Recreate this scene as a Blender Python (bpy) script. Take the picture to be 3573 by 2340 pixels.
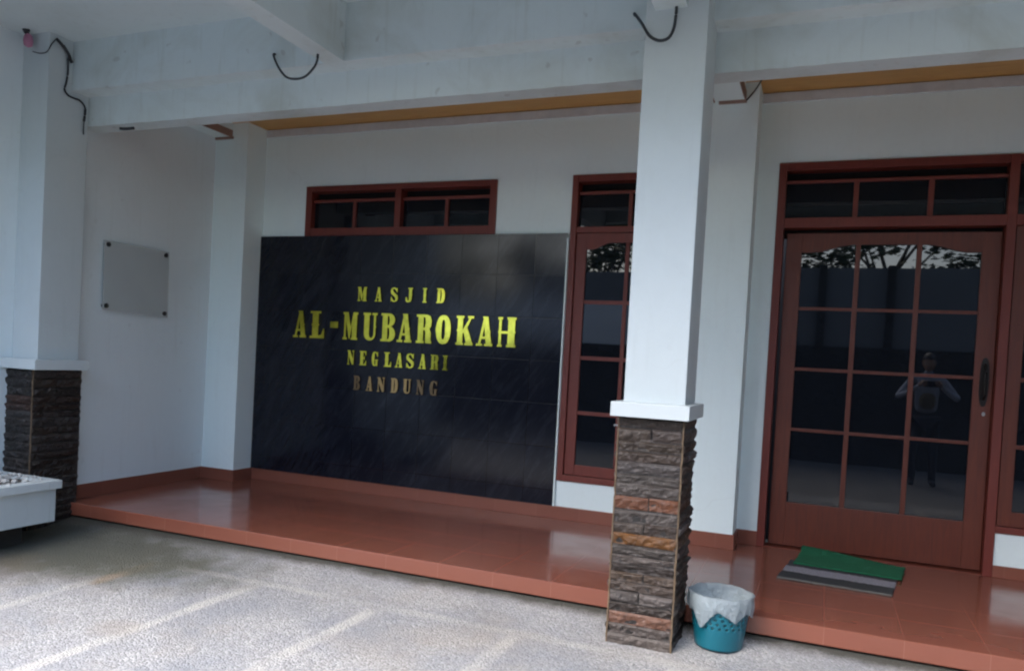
import bpy, bmesh, math, random
from mathutils import Vector, Matrix, noise

# ------------------------------------------------------------------ camera, light, exposure
S = 0.82                      # plan units -> metres
scene = bpy.context.scene
for o in list(bpy.data.objects):
    bpy.data.objects.remove(o, do_unlink=True)
COL = scene.collection
R = math.radians

cam_d = bpy.data.cameras.new('camera')
cam = bpy.data.objects.new('camera', cam_d)
COL.objects.link(cam)
scene.camera = cam
YAW, PITCH, ROLL = -0.3905, -0.0255, -0.0542
f_px = 2762.669
cam_d.sensor_fit = 'HORIZONTAL'
cam_d.sensor_width = 36.0
cam_d.lens = 36.0 * f_px / 3573.0
cam_d.shift_x = (1786.5 - 1740.11) / 3573.0
cam_d.shift_y = (1324.87 - 1170.0) / 3573.0
cam_d.clip_start = 0.02
cam_d.clip_end = 400
_f = Vector((math.sin(YAW)*math.cos(PITCH), math.cos(YAW)*math.cos(PITCH), math.sin(PITCH)))
_r = Vector((math.cos(YAW), -math.sin(YAW), 0))
_u = _r.cross(_f)
_r2 = math.cos(ROLL)*_r - math.sin(ROLL)*_u
_u2 = math.sin(ROLL)*_r + math.cos(ROLL)*_u
mw = Matrix((( _r2.x, _u2.x, -_f.x, 0), (_r2.y, _u2.y, -_f.y, 0), (_r2.z, _u2.z, -_f.z, 0), (0, 0, 0, 1)))
cam.matrix_world = Matrix.Translation((0, 0, 1.5*S)) @ mw

SUN_EL, SUN_AZ = 50, 212       # azimuth measured from +Y clockwise: behind the camera
world = bpy.data.worlds.new("World")
scene.world = world
world.use_nodes = True
wt = world.node_tree
wt.nodes.clear()
sky = wt.nodes.new('ShaderNodeTexSky')
sky.sky_type = 'NISHITA'
sky.sun_disc = False
sky.sun_elevation = R(SUN_EL)
sky.sun_rotation = R(SUN_AZ)
sky.air_density = 1.0
sky.dust_density = 3.0
sky.ozone_density = 1.0
hs = wt.nodes.new('ShaderNodeHueSaturation')
hs.inputs['Saturation'].default_value = 1.0
bg = wt.nodes.new('ShaderNodeBackground')
bg.inputs['Strength'].default_value = 0.15
wo = wt.nodes.new('ShaderNodeOutputWorld')
wt.links.new(sky.outputs[0], hs.inputs['Color'])
wt.links.new(hs.outputs[0], bg.inputs[0])
wt.links.new(bg.outputs[0], wo.inputs[0])
sun_d = bpy.data.lights.new('sun', 'SUN')
sun_d.energy = 0.5
sun_d.angle = R(60)
sun_d.color = (1.0, 0.99, 0.97)
sun = bpy.data.objects.new('sun', sun_d)
COL.objects.link(sun)
az, el = R(SUN_AZ), R(SUN_EL)
sdir = Vector((math.sin(az)*math.cos(el), math.cos(az)*math.cos(el), math.sin(el)))
sun.rotation_euler = sdir.to_track_quat('Z', 'Y').to_euler()
sun.location = (0, -10, 20)

scene.render.engine = 'CYCLES'
scene.cycles.max_bounces = 10
scene.cycles.diffuse_bounces = 6
scene.cycles.filter_width = 2.2
scene.view_settings.view_transform = 'Standard'
scene.view_settings.look = 'None'
scene.view_settings.exposure = 2.68
scene.view_settings.gamma = 1.0

# ------------------------------------------------------------------ materials
def mat(name):
    m = bpy.data.materials.new(name)
    m.use_nodes = True
    nt = m.node_tree
    b = nt.nodes['Principled BSDF']
    return m, nt, b

class N:
    """tiny node helper; coordinates are plan units"""
    def __init__(s, nt):
        s.nt = nt
        s.tc = nt.nodes.new('ShaderNodeTexCoord')
        mp = nt.nodes.new('ShaderNodeMapping')
        mp.inputs['Scale'].default_value = (1/S,)*3
        nt.links.new(s.tc.outputs['Object'], mp.inputs[0])
        s.co = mp.outputs[0]
        sp = nt.nodes.new('ShaderNodeSeparateXYZ')
        nt.links.new(s.co, sp.inputs[0])
        s.x, s.y, s.z = sp.outputs
    def put(s, sock, v):
        if isinstance(v, (int, float)): sock.default_value = v
        elif isinstance(v, tuple): sock.default_value = v if len(v) == len(sock.default_value) else v + (1,)
        else: s.nt.links.new(v, sock)
    def m(s, op, a, b=0.0, c=0.0, clamp=False):
        n = s.nt.nodes.new('ShaderNodeMath'); n.operation = op; n.use_clamp = clamp
        s.put(n.inputs[0], a); s.put(n.inputs[1], b); s.put(n.inputs[2], c)
        return n.outputs[0]
    def noise(s, scale, detail=4, rough=.55, co=None, w=0):
        n = s.nt.nodes.new('ShaderNodeTexNoise')
        s.nt.links.new(co or s.co, n.inputs['Vector'])
        n.inputs['Scale'].default_value = scale
        n.inputs['Detail'].default_value = detail
        n.inputs['Roughness'].default_value = rough
        n.inputs['Distortion'].default_value = w
        return n.outputs['Fac']
    def vor(s, scale, feature='F1', co=None):
        n = s.nt.nodes.new('ShaderNodeTexVoronoi'); n.feature = feature
        s.nt.links.new(co or s.co, n.inputs['Vector'])
        n.inputs['Scale'].default_value = scale
        return n
    def mapping(s, scale=(1, 1, 1), rot=(0, 0, 0), loc=(0, 0, 0)):
        n = s.nt.nodes.new('ShaderNodeMapping')
        n.inputs['Scale'].default_value = scale; n.inputs['Rotation'].default_value = rot; n.inputs['Location'].default_value = loc
        s.nt.links.new(s.co, n.inputs[0]); return n.outputs[0]
    def slant(s, deg, scale):
        a = s.mapping((1, 1, 1), (0, R(deg), 0))
        n = s.nt.nodes.new('ShaderNodeMapping'); n.inputs['Scale'].default_value = scale
        s.nt.links.new(a, n.inputs[0]); return n.outputs[0]
    def ramp(s, fac, a, b):
        n = s.nt.nodes.new('ShaderNodeMapRange'); n.clamp = True
        s.put(n.inputs[0], fac); n.inputs[1].default_value = a; n.inputs[2].default_value = b
        return n.outputs[0]
    def mix(s, fac, a, b, mode='MIX'):
        n = s.nt.nodes.new('ShaderNodeMix'); n.data_type = 'RGBA'; n.blend_type = mode
        s.put(n.inputs[0], fac); s.put(n.inputs[6], a); s.put(n.inputs[7], b)
        return n.outputs[2]
    def bump(s, h, strength=.3, dist=.01):
        n = s.nt.nodes.new('ShaderNodeBump')
        n.inputs['Strength'].default_value = strength; n.inputs['Distance'].default_value = dist
        s.put(n.inputs['Height'], h); return n.outputs[0]
    def line(s, v, period, off, half):
        """1 on thin lines every period"""
        t = s.m('FRACT', s.m('DIVIDE', s.m('SUBTRACT', v, off), period))
        d = s.m('MINIMUM', t, s.m('SUBTRACT', 1.0, t))
        return s.m('SUBTRACT', 1.0, s.ramp(s.m('MULTIPLY', d, period), half*.6, half*1.4))

def setp(b, **k):
    for kk, v in k.items():
        nm = kk.replace('_', ' ')
        b.inputs[nm].default_value = v

def plaster(name, base, stain=(.55, .55, .48), amt=.35, sc=2.0, rough=.62, peel=0.0):
    m, nt, b = mat(name); n = N(nt)
    a = n.ramp(n.noise(sc, 5, .6, w=.6), .48, .78)
    fine = n.noise(26, 4, .6)
    c = n.mix(n.m('MULTIPLY', a, amt), base, stain)
    c = n.mix(n.m('MULTIPLY', n.ramp(fine, .45, .75), .07), c, (base[0]*.75, base[1]*.75, base[2]*.74))
    # faint run-off streaks and a few hairline cracks
    dr = n.ramp(n.noise(3.0, 4, .6, co=n.mapping((6, 6, .5))), .56, .80)
    c = n.mix(n.m('MULTIPLY', dr, .5*amt), c, (stain[0]*.85, stain[1]*.83, stain[2]*.78))
    ws = nt.nodes.new('ShaderNodeVectorMath'); ws.operation = 'MULTIPLY_ADD'
    wn_ = nt.nodes.new('ShaderNodeTexNoise'); nt.links.new(n.co, wn_.inputs['Vector']); wn_.inputs['Scale'].default_value = 4
    nt.links.new(wn_.outputs['Color'], ws.inputs[0]); ws.inputs[1].default_value = (.25, .25, .25); nt.links.new(n.co, ws.inputs[2])
    vc = n.vor(.9, 'DISTANCE_TO_EDGE', co=ws.outputs[0])
    ck = n.m('MULTIPLY', n.ramp(vc.outputs['Distance'], .006, .001), n.ramp(n.noise(1.1, 2), .52, .60))
    c = n.mix(n.m('MULTIPLY', ck, .05), c, (.25, .25, .24))
    # scattered scuffs
    sp = n.ramp(n.noise(9, 2, .4), .70, .74)
    c = n.mix(n.m('MULTIPLY', sp, peel), c, (.30, .30, .28))
    n.put(b.inputs['Base Color'], c)
    setp(b, Roughness=rough)
    h = n.m('ADD', n.m('MULTIPLY', n.noise(2.5, 3, .5), 1.0), n.m('MULTIPLY', fine, .12))
    n.put(b.inputs['Normal'], n.bump(h, .35, .012))
    return m

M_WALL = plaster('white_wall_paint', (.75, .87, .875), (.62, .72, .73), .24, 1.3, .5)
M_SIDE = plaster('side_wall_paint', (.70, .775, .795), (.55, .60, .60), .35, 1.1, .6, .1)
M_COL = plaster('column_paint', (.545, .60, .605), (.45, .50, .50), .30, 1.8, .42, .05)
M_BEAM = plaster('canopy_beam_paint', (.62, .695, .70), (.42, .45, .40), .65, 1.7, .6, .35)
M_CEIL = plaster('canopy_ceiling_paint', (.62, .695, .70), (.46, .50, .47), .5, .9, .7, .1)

def terracotta(name, px=.4, py=.4, ox=-2.723, oy=4.755, rough=.12):
    m, nt, b = mat(name); n = N(nt)
    j = n.m('MAXIMUM', n.line(n.x, px, ox, .0022), n.line(n.y, py, oy, .0022))
    t = n.noise(1.2, 4, .6)
    # per tile tone
    fx = n.m('FLOOR', n.m('DIVIDE', n.m('SUBTRACT', n.x, ox), px)); fy = n.m('FLOOR', n.m('DIVIDE', n.m('SUBTRACT', n.y, oy), py))
    cb = nt.nodes.new('ShaderNodeCombineXYZ'); n.put(cb.inputs[0], fx); n.put(cb.inputs[1], fy)
    wn = nt.nodes.new('ShaderNodeTexWhiteNoise'); nt.links.new(cb.outputs[0], wn.inputs['Vector'])
    c = n.mix(wn.outputs['Value'], (.212, .072, .046), (.224, .078, .050))
    c = n.mix(n.m('MULTIPLY', n.ramp(t, .45, .8), .25), c, (.17, .060, .045))
    c = n.mix(n.m('MULTIPLY', j, .15), c, (.46, .26, .20))
    n.put(b.inputs['Base Color'], c)
    rg = n.m('ADD', rough, n.m('MULTIPLY', n.ramp(n.noise(3, 3), .4, .75), .12))
    n.put(b.inputs['Roughness'], rg)
    b.inputs['IOR'].default_value = 1.62
    n.put(b.inputs['Normal'], n.bump(n.m('SUBTRACT', n.m('MULTIPLY', n.noise(5, 2), .3), j), .08, .003))
    return m
M_TERRA = terracotta('terracotta_floor_tile')
M_SKIRT = terracotta('terracotta_skirting_tile', rough=.28)

def wood(name, c1, c2, rough=.3, grain=(14, 14, 1.2)):
    m, nt, b = mat(name); n = N(nt)
    g = n.noise(3.0, 5, .6, co=n.mapping(grain), w=.8)
    c = n.mix(n.ramp(g, .35, .7), c1, c2)
    n.put(b.inputs['Base Color'], c)
    n.put(b.inputs['Roughness'], n.m('ADD', rough, n.m('MULTIPLY', n.noise(8, 3), .12)))
    n.put(b.inputs['Normal'], n.bump(g, .12, .004))
    return m
M_WOOD = wood('maroon_painted_wood', (.155, .026, .016), (.125, .021, .014), .44)
M_DOOR = wood('brown_varnished_wood', (.125, .026, .011), (.086, .018, .009), .40)
M_OCHRE = wood('ochre_ceiling_board', (.62, .35, .11), (.50, .26, .075), .45, (1.2, 30, 30))
M_OTRIM = wood('brown_edge_trim', (.30, .19, .15), (.24, .15, .12), .5, (2, 2, 2))

def simple(name, col, rough=.5, metal=0., bump=None, var=.15, sc=8):
    m, nt, b = mat(name); n = N(nt)
    dk = tuple(x*(1-var) for x in col)
    n.put(b.inputs['Base Color'], n.mix(n.ramp(n.noise(sc, 4), .35, .7), col, dk))
    setp(b, Roughness=rough, Metallic=metal)
    if bump: n.put(b.inputs['Normal'], n.bump(n.noise(bump[0], 4), bump[1], bump[2]))
    return m

def glass(name, rough=.015):
    m, nt, b = mat(name); n = N(nt)
    n.put(b.inputs['Base Color'], (.006, .008, .012))
    setp(b, Roughness=rough, IOR=1.46)
    n.put(b.inputs['Normal'], n.bump(n.noise(1.6, 1), .06, .004))
    return m
M_GLASS = glass('dark_tinted_glass')

def marble():
    m, nt, b = mat('black_marbled_tile'); n = N(nt)
    jx = n.line(n.x, .3645, -2.456, .0026); jz = n.line(n.z, .380, 2.272, .0026)
    j = n.m('MAXIMUM', jx, jz)
    rot = n.slant(-32, (4.0, 1, .9))
    st = n.noise(2.4, 8, .68, co=rot, w=.5)
    streak = n.ramp(st, .50, .66)
    fine = n.ramp(n.noise(7, 6, .7, co=n.slant(-34, (3.2, 1, .7)), w=.4), .52, .68)
    c = n.mix(n.m('MULTIPLY', streak, .36), (.0070, .0088, .0155), (.032, .037, .052))
    c = n.mix(n.m('MULTIPLY', fine, .26), c, (.045, .050, .062))
    c = n.mix(n.m('MULTIPLY', j, .8), c, (.002, .002, .003))
    n.put(b.inputs['Base Color'], c)
    n.put(b.inputs['Roughness'], n.m('ADD', .09, n.m('MULTIPLY', n.noise(4, 3), .08)))
    b.inputs['IOR'].default_value = 1.40
    fx = n.m('FLOOR', n.m('DIVIDE', n.m('SUBTRACT', n.x, -2.456), .3645)); fz = n.m('FLOOR', n.m('DIVIDE', n.m('SUBTRACT', n.z, 2.272), .380))
    cb = nt.nodes.new('ShaderNodeCombineXYZ'); n.put(cb.inputs[0], fx); n.put(cb.inputs[1], fz)
    wn = nt.nodes.new('ShaderNodeTexWhiteNoise'); nt.links.new(cb.outputs[0], wn.inputs['Vector'])
    # each tile leans a hair differently from its neighbours
    geo = nt.nodes.new('ShaderNodeNewGeometry')
    vs = nt.nodes.new('ShaderNodeVectorMath'); vs.operation = 'SUBTRACT'; nt.links.new(wn.outputs['Color'], vs.inputs[0]); vs.inputs[1].default_value = (.5, .5, .5)
    sc = nt.nodes.new('ShaderNodeVectorMath'); sc.operation = 'SCALE'; nt.links.new(vs.outputs[0], sc.inputs[0]); sc.inputs['Scale'].default_value = .012
    bp = nt.nodes.new('ShaderNodeBump'); bp.inputs['Strength'].default_value = .10; bp.inputs['Distance'].default_value = .004
    n.put(bp.inputs['Height'], n.m('SUBTRACT', n.m('MULTIPLY', n.noise(3, 2), .25), j))
    ad = nt.nodes.new('ShaderNodeVectorMath'); ad.operation = 'ADD'; nt.links.new(bp.outputs[0], ad.inputs[0]); nt.links.new(sc.outputs[0], ad.inputs[1])
    nm = nt.nodes.new('ShaderNodeVectorMath'); nm.operation = 'NORMALIZE'; nt.links.new(ad.outputs[0], nm.inputs[0])
    nt.links.new(nm.outputs[0], b.inputs['Normal'])
    return m
M_MARBLE = marble()

def brass(name, col, rough):
    m, nt, b = mat(name); n = N(nt)
    n.put(b.inputs['Base Color'], n.mix(n.ramp(n.noise(14, 4), .4, .75), col, tuple(x*.72 for x in col)))
    setp(b, Metallic=1.0)
    n.put(b.inputs['Roughness'], n.m('ADD', rough, n.m('MULTIPLY', n.noise(20, 3), .08)))
    n.put(b.inputs['Normal'], n.bump(n.noise(6, 2), .10, .004))
    return m
M_BRASS = brass('polished_yellow_brass', (.95, .85, .10), .08)
M_BRASS2 = brass('brass_tan_reflection', (.60, .38, .16), .14)  # same brass, with the brown reflection of the lowest row put into its colour
M_BRASS3 = brass('brass_dim_reflection', (.30, .20, .11), .2)  # same brass, coloured darker for letters with a dim reflection

def slate():
    m, nt, b = mat('split_slate'); n = N(nt)
    at = nt.nodes.new('ShaderNodeAttribute'); at.attribute_name = 'stone'
    g = n.noise(22, 6, .7)
    c = n.mix(n.m('MULTIPLY', n.ramp(g, .45, .75), .55), at.outputs['Color'], (.035, .028, .026))
    c = n.mix(n.m('MULTIPLY', n.ramp(n.noise(48, 3, .6), .55, .8), .35), c, (.30, .26, .25))
    n.put(b.inputs['Base Color'], c)
    setp(b, Roughness=.48)
    n.put(b.inputs['Normal'], n.bump(n.m('ADD', g, n.m('MULTIPLY', n.noise(70, 3, .6), .4)), .7, .012))
    return m
M_SLATE = slate()
M_MORTAR = simple('tan_corner_mortar', (.165, .115, .07), .8, 0, (40, .5, .006), .45, 14)

def gravel():
    m, nt, b = mat('washed_pebble_concrete'); n = N(nt)
    co = n.co
    v = n.vor(85); v2 = n.vor(150)
    wn = n.noise(5, 4, .6); big = n.noise(.9, 4, .6)
    peb = n.mix(n.ramp(v.outputs['Color'], .1, .9), (.105, .116, .132), (.355, .366, .38))
    peb = n.mix(n.ramp(n.m('FRACT', n.m('MULTIPLY', v2.outputs['Distance'], 37.0)), .75, .95), peb, (.52, .52, .515))
    peb = n.mix(n.m('MULTIPLY', n.ramp(n.noise(30, 4, .7), .50, .72), .5), peb, (.20, .195, .19))
    # smooth cream bands that divide the yard into panels
    wob = n.m('MULTIPLY', n.m('SUBTRACT', n.noise(3, 3), .5), .05)
    xw = n.m('ADD', n.x, wob); yw = n.m('ADD', n.y, wob)
    xs = n.m('ADD', xw, n.m('MULTIPLY', n.m('SUBTRACT', n.y, 4.0), -.03))
    bx = n.line(xs, .915, -2.465, .046)
    by = n.ramp(n.m('ABSOLUTE', n.m('SUBTRACT', yw, 4.24)), .085, .05)
    by2 = n.line(yw, 1.83, 4.24, .045)
    near = n.ramp(yw, 4.28, 4.40)
    band = n.m('MAXIMUM', n.m('MAXIMUM', n.m('MULTIPLY', bx, n.ramp(yw, 4.22, 4.16)), n.m('MULTIPLY', by2, .8)), n.m('MULTIPLY', near, .45))
    cream = n.mix(n.ramp(n.noise(40, 3), .4, .7), (.45, .445, .43), (.34, .34, .33))
    c = n.mix(n.m('MULTIPLY', n.m('MULTIPLY', band, n.ramp(n.noise(2.4, 4, .6), .30, .58)), .60), peb, cream)
    # panel tone
    fx = n.m('FLOOR', n.m('DIVIDE', n.m('ADD', xs, 2.465), .915)); fy = n.m('FLOOR', n.m('DIVIDE', n.m('SUBTRACT', yw, 4.24), 1.83))
    cb = nt.nodes.new('ShaderNodeCombineXYZ'); n.put(cb.inputs[0], fx); n.put(cb.inputs[1], fy)
    w2 = nt.nodes.new('ShaderNodeTexWhiteNoise'); nt.links.new(cb.outputs[0], w2.inputs['Vector'])
    c = n.mix(n.m('MULTIPLY', n.m('MULTIPLY', n.ramp(n.noise(1.7, 4, .6), .42, .66), n.m('SUBTRACT', 1.0, band)), .62), c, (.165, .185, .22))
    # dirt blotches, and shade painted over the left corner
    c = n.mix(n.m('MULTIPLY', n.ramp(big, .50, .72), .45), c, (.27, .235, .19))
    c = n.mix(n.m('MULTIPLY', n.ramp(n.noise(2.2, 5, .65), .60, .75), .4), c, (.25, .22, .19))
    def blob(cx, cy, rx, ry, col, amt, c, ang=0):
        dx = n.m('SUBTRACT', xw, cx); dy = n.m('SUBTRACT', yw, cy)
        ca, sa = math.cos(ang), math.sin(ang)
        ux = n.m('ADD', n.m('MULTIPLY', dx, ca/rx), n.m('MULTIPLY', dy, sa/rx)); uy = n.m('ADD', n.m('MULTIPLY', dx, -sa/ry), n.m('MULTIPLY', dy, ca/ry))
        d = n.m('ADD', n.m('ADD', n.m('MULTIPLY', ux, ux), n.m('MULTIPLY', uy, uy)), n.m('MULTIPLY', n.m('SUBTRACT', wn, .5), 1.6))
        return n.mix(n.m('MULTIPLY', n.ramp(d, 1.2, .3), amt), c, col)
    c = blob(-3.50, 3.20, .16, .13, (.22, .20, .175), .4, c)
    c = blob(-4.28, 3.98, .07, .30, (.44, .27, .13), .5, c, .1)
    c = blob(-5.2, 4.25, 1.75, .72, (.075, .078, .058), .92, c)  # moss stain with the left corner's shade painted in
    c = blob(-5.2, 3.5, .45, .5, (.14, .12, .085), .6, c)
    # dirt strip at the step foot, with the gap's shadow painted in
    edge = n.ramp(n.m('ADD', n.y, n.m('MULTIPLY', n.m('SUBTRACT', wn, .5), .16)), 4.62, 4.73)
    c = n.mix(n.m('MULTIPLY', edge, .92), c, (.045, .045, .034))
    # paving beyond the canopy, darkened to dim its reflection in the glass
    c = n.mix(n.m('MULTIPLY', n.ramp(n.y, 2.35, 1.9), .6), c, (.09, .09, .085))
    n.put(b.inputs['Base Color'], c)
    setp(b, Roughness=.75)
    h = n.m('ADD', n.m('MULTIPLY', v.outputs['Distance'], -1.0), n.m('MULTIPLY', n.noise(80, 3), .4))
    n.put(b.inputs['Normal'], n.bump(h, .55, .009))
    return m
M_GRAVEL = gravel()
M_DARKSTONE_AND_SHADE = simple('dark_stone_and_recess_shade', (.03, .028, .024), .8, 0, (8, .6, .05), .4, 3)
M_GREYPL = plaster('grey_boundary_plaster', (.19, .20, .21), (.12, .12, .11), .5, .8, .8)
M_WHITEPL = plaster('white_boundary_plaster', (.88, .89, .90), (.6, .6, .58), .2, .8, .7)
M_SOIL = simple('dry_soil', (.13, .115, .10), .95, 0, (30, .9, .03), .5, 20)
M_RUBBLE = simple('plaster_rubble', (.52, .52, .50), .9, 0, (30, .6, .01), .3, 20)
M_TEAL = simple('teal_plastic', (.006, .125, .175), .32, 0, None, .2, 5)
def bagmat():
    m, nt, b = mat('grey_plastic_bag'); n = N(nt)
    n.put(b.inputs['Base Color'], n.mix(n.ramp(n.noise(9, 3), .35, .7), (.40, .48, .52), (.30, .37, .41)))
    setp(b, Roughness=.28)
    b.inputs['Transmission Weight'].default_value = .3
    n.put(b.inputs['Normal'], n.bump(n.noise(34, 5, .7, w=1.0), .9, .015))
    return m
M_BAG = bagmat()
def matmat(name, green):
    m, nt, b = mat(name); n = N(nt)
    f = n.noise(90, 3, .7)
    if green:
        c = n.mix(n.ramp(f, .35, .7), (.004, .135, .058), (.003, .095, .042))
        c = n.mix(n.m('MULTIPLY', n.ramp(n.noise(12, 3), .62, .75), .35), c, (.05, .22, .14))
    else:
        at = nt.nodes.new('ShaderNodeAttribute'); at.attribute_name = 'stone'
        c = n.mix(n.m('MULTIPLY', n.ramp(f, .3, .7), .6), at.outputs['Color'], (.05, .05, .055))
    n.put(b.inputs['Base Color'], c); setp(b, Roughness=.9)
    n.put(b.inputs['Normal'], n.bump(f, .9, .008))
    return m
M_GREEN = matmat('green_mat_fibre', True)
M_GREYMAT = matmat('grey_striped_mat_fibre', False)
M_CABLE = simple('black_cable_sheath', (.022, .026, .03), .5)
M_BLACK = simple('black_metal', (.02, .018, .017), .35, .6)
M_STEEL = simple('dull_steel', (.42, .42, .42), .35, 1)
M_SPACER = simple('dark_standoff', (.05, .052, .055), .4, .7)
M_ACRYL = simple('clear_acrylic_sheet', (.62, .67, .665), .12, 0, None, .06, 2)
M_ACRYL.node_tree.nodes['Principled BSDF'].inputs['Alpha'].default_value = .62
M_PINK = simple('faded_pink_plastic', (.48, .20, .30), .35)
M_GREYTRIM = simple('pale_grey_cornice_paint', (.60, .61, .62), .6)
M_SHIRT = simple('white_shirt_cloth', (.42, .45, .54), .9, 0, (20, .3, .01))
M_VEST = simple('tan_waist_bag_cloth', (.20, .16, .08), .9)
M_TROUS = simple('grey_trouser_cloth', (.05, .055, .07), .9)
M_SKIN = simple('skin', (.42, .25, .17), .5)
M_HAIR = simple('black_hair', (.012, .01, .01), .5)
M_BARK = simple('bark', (.10, .075, .055), .95, 0, (14, .8, .03), .4, 6)
def leafmat():
    m, nt, b = mat('tree_leaves'); n = N(nt)
    n.put(b.inputs['Base Color'], n.mix(n.noise(2.5, 3), (.022, .05, .018), (.08, .13, .035)))
    setp(b, Roughness=.55)
    return m
M_LEAF = leafmat()

# ------------------------------------------------------------------ object helpers
def tag(o, label=None, cat=None, group=None, kind=None):
    if label: o['label'] = label
    if cat: o['category'] = cat
    if group: o['group'] = group
    if kind: o['kind'] = kind
    return o

def root(name, loc, label, cat, group=None):
    o = bpy.data.objects.new(name, None)
    o.location = Vector(loc)*S
    o.empty_display_size = .1
    COL.objects.link(o)
    return tag(o, label, cat, group)

def rootloc(o):
    while o.parent: o = o.parent
    return o.location.copy()

def obj(name, bm, m, parent=None, smooth=False, label=None, loc=None):
    """link bm (plan-unit world coordinates) as one mesh object"""
    base = rootloc(parent) if parent else (Vector(loc)*S if loc else Vector((0, 0, 0)))
    bmesh.ops.recalc_face_normals(bm, faces=bm.faces) if bm.faces and not getattr(bm, 'tagged', False) else None
    for v in bm.verts: v.co = v.co*S - base
    me = bpy.data.meshes.new(name)
    bm.to_mesh(me); bm.free()
    if isinstance(m, (list, tuple)):
        for mm in m: me.materials.append(mm)
    else: me.materials.append(m)
    if smooth:
        for p in me.polygons: p.use_smooth = True
    o = bpy.data.objects.new(name, me)
    COL.objects.link(o)
    if parent: o.parent = parent
    else: o.location = base
    if label: o['label'] = label
    return o

def box(bm, x0, x1, y0, y1, z0, z1, bev=0):
    vs = [bm.verts.new((x, y, z)) for x in (x0, x1) for y in (y0, y1) for z in (z0, z1)]
    fs = []
    for q in ((0, 1, 3, 2), (4, 6, 7, 5), (0, 4, 5, 1), (2, 3, 7, 6), (0, 2, 6, 4), (1, 5, 7, 3)):
        fs.append(bm.faces.new([vs[i] for i in q]))
    if bev:
        es = {e for f in fs for e in f.edges}
        bmesh.ops.bevel(bm, geom=list(es), offset=bev, segments=2, affect='EDGES', profile=.6)
    return fs

def B(*boxes, bev=0):
    bm = bmesh.new()
    for b in boxes: box(bm, *b, bev=bev)
    return bm

def prism(bm, pts, y0, y1, axis='y'):
    """polygon in XZ extruded along Y (or in XY along Z)"""
    def P(a, b, c): return (a, c, b) if axis == 'y' else (a, b, c)
    lo = [bm.verts.new(P(a, b, y0)) for a, b in pts]
    hi = [bm.verts.new(P(a, b, y1)) for a, b in pts]
    bm.faces.new(lo); bm.faces.new(hi[::-1])
    for i in range(len(pts)):
        j = (i+1) % len(pts)
        bm.faces.new((lo[i], lo[j], hi[j], hi[i]))

def smooth_path(pts, n=6):
    P = [Vector(p) for p in pts]; out = []
    for i in range(len(P)-1):
        a = P[max(i-1, 0)]; b = P[i]; c = P[i+1]; d = P[min(i+2, len(P)-1)]
        for k in range(n):
            t = k/n
            out.append(.5*((2*b)+(c-a)*t+(2*a-5*b+4*c-d)*t*t+(3*b-a-3*c+d)*t**3))
    out.append(P[-1]); return out

def tube(bm, pts, r, seg=8, r2=None):
    rings = []; ref = Vector((0, 0, 1))
    for i, p in enumerate(pts):
        d = (Vector(pts[min(i+1, len(pts)-1)])-Vector(pts[max(i-1, 0)])).normalized()
        a = d.cross(ref)
        if a.length < .1: a = d.cross(Vector((0, 1, 0)))
        a.normalize(); b = d.cross(a)
        rr = r if r2 is None else r+(r2-r)*i/(len(pts)-1)
        rings.append([bm.verts.new(Vector(p)+rr*(math.cos(2*math.pi*k/seg)*a+math.sin(2*math.pi*k/seg)*b)) for k in range(seg)])
    for i in range(len(rings)-1):
        for k in range(seg):
            bm.faces.new((rings[i][k], rings[i][(k+1) % seg], rings[i+1][(k+1) % seg], rings[i+1][k]))
    bm.faces.new(rings[0][::-1]); bm.faces.new(rings[-1])

def lathe(bm, prof, c, seg=32):
    rings = [[bm.verts.new((c[0]+r*math.cos(2*math.pi*k/seg), c[1]+r*math.sin(2*math.pi*k/seg), c[2]+z)) for k in range(seg)] for r, z in prof]
    for i in range(len(rings)-1):
        for k in range(seg):
            bm.faces.new((rings[i][k], rings[i][(k+1) % seg], rings[i+1][(k+1) % seg], rings[i+1][k]))
    return rings

def holed_wall(x0, x1, z0, z1, y, th, holes):
    bm = bmesh.new()
    xs = sorted({x0, x1, *[h[0] for h in holes], *[h[1] for h in holes]}); zs = sorted({z0, z1, *[h[2] for h in holes], *[h[3] for h in holes]})
    vd = {}
    def V(x, yy, z):
        k = (round(x, 4), round(yy, 4), round(z, 4))
        if k not in vd: vd[k] = bm.verts.new((x, yy, z))
        return vd[k]
    def solid(i, k):
        if i < 0 or k < 0 or i >= len(xs)-1 or k >= len(zs)-1: return False
        mx, mz = (xs[i]+xs[i+1])/2, (zs[k]+zs[k+1])/2
        return not any(h[0] < mx < h[1] and h[2] < mz < h[3] for h in holes)
    for i in range(len(xs)-1):
        for k in range(len(zs)-1):
            if not solid(i, k): continue
            a, b, c, d = xs[i], xs[i+1], zs[k], zs[k+1]
            bm.faces.new((V(a, y, c), V(b, y, c), V(b, y, d), V(a, y, d)))
            bm.faces.new((V(a, y+th, c), V(a, y+th, d), V(b, y+th, d), V(b, y+th, c)))
            if not solid(i-1, k): bm.faces.new((V(a, y, c), V(a, y, d), V(a, y+th, d), V(a, y+th, c)))
            if not solid(i+1, k): bm.faces.new((V(b, y, c), V(b, y+th, c), V(b, y+th, d), V(b, y, d)))
            if not solid(i, k-1): bm.faces.new((V(a, y, c), V(a, y+th, c), V(b, y+th, c), V(b, y, c)))
            if not solid(i, k+1): bm.faces.new((V(a, y, d), V(b, y, d), V(b, y+th, d), V(a, y+th, d)))
    return bm

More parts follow.
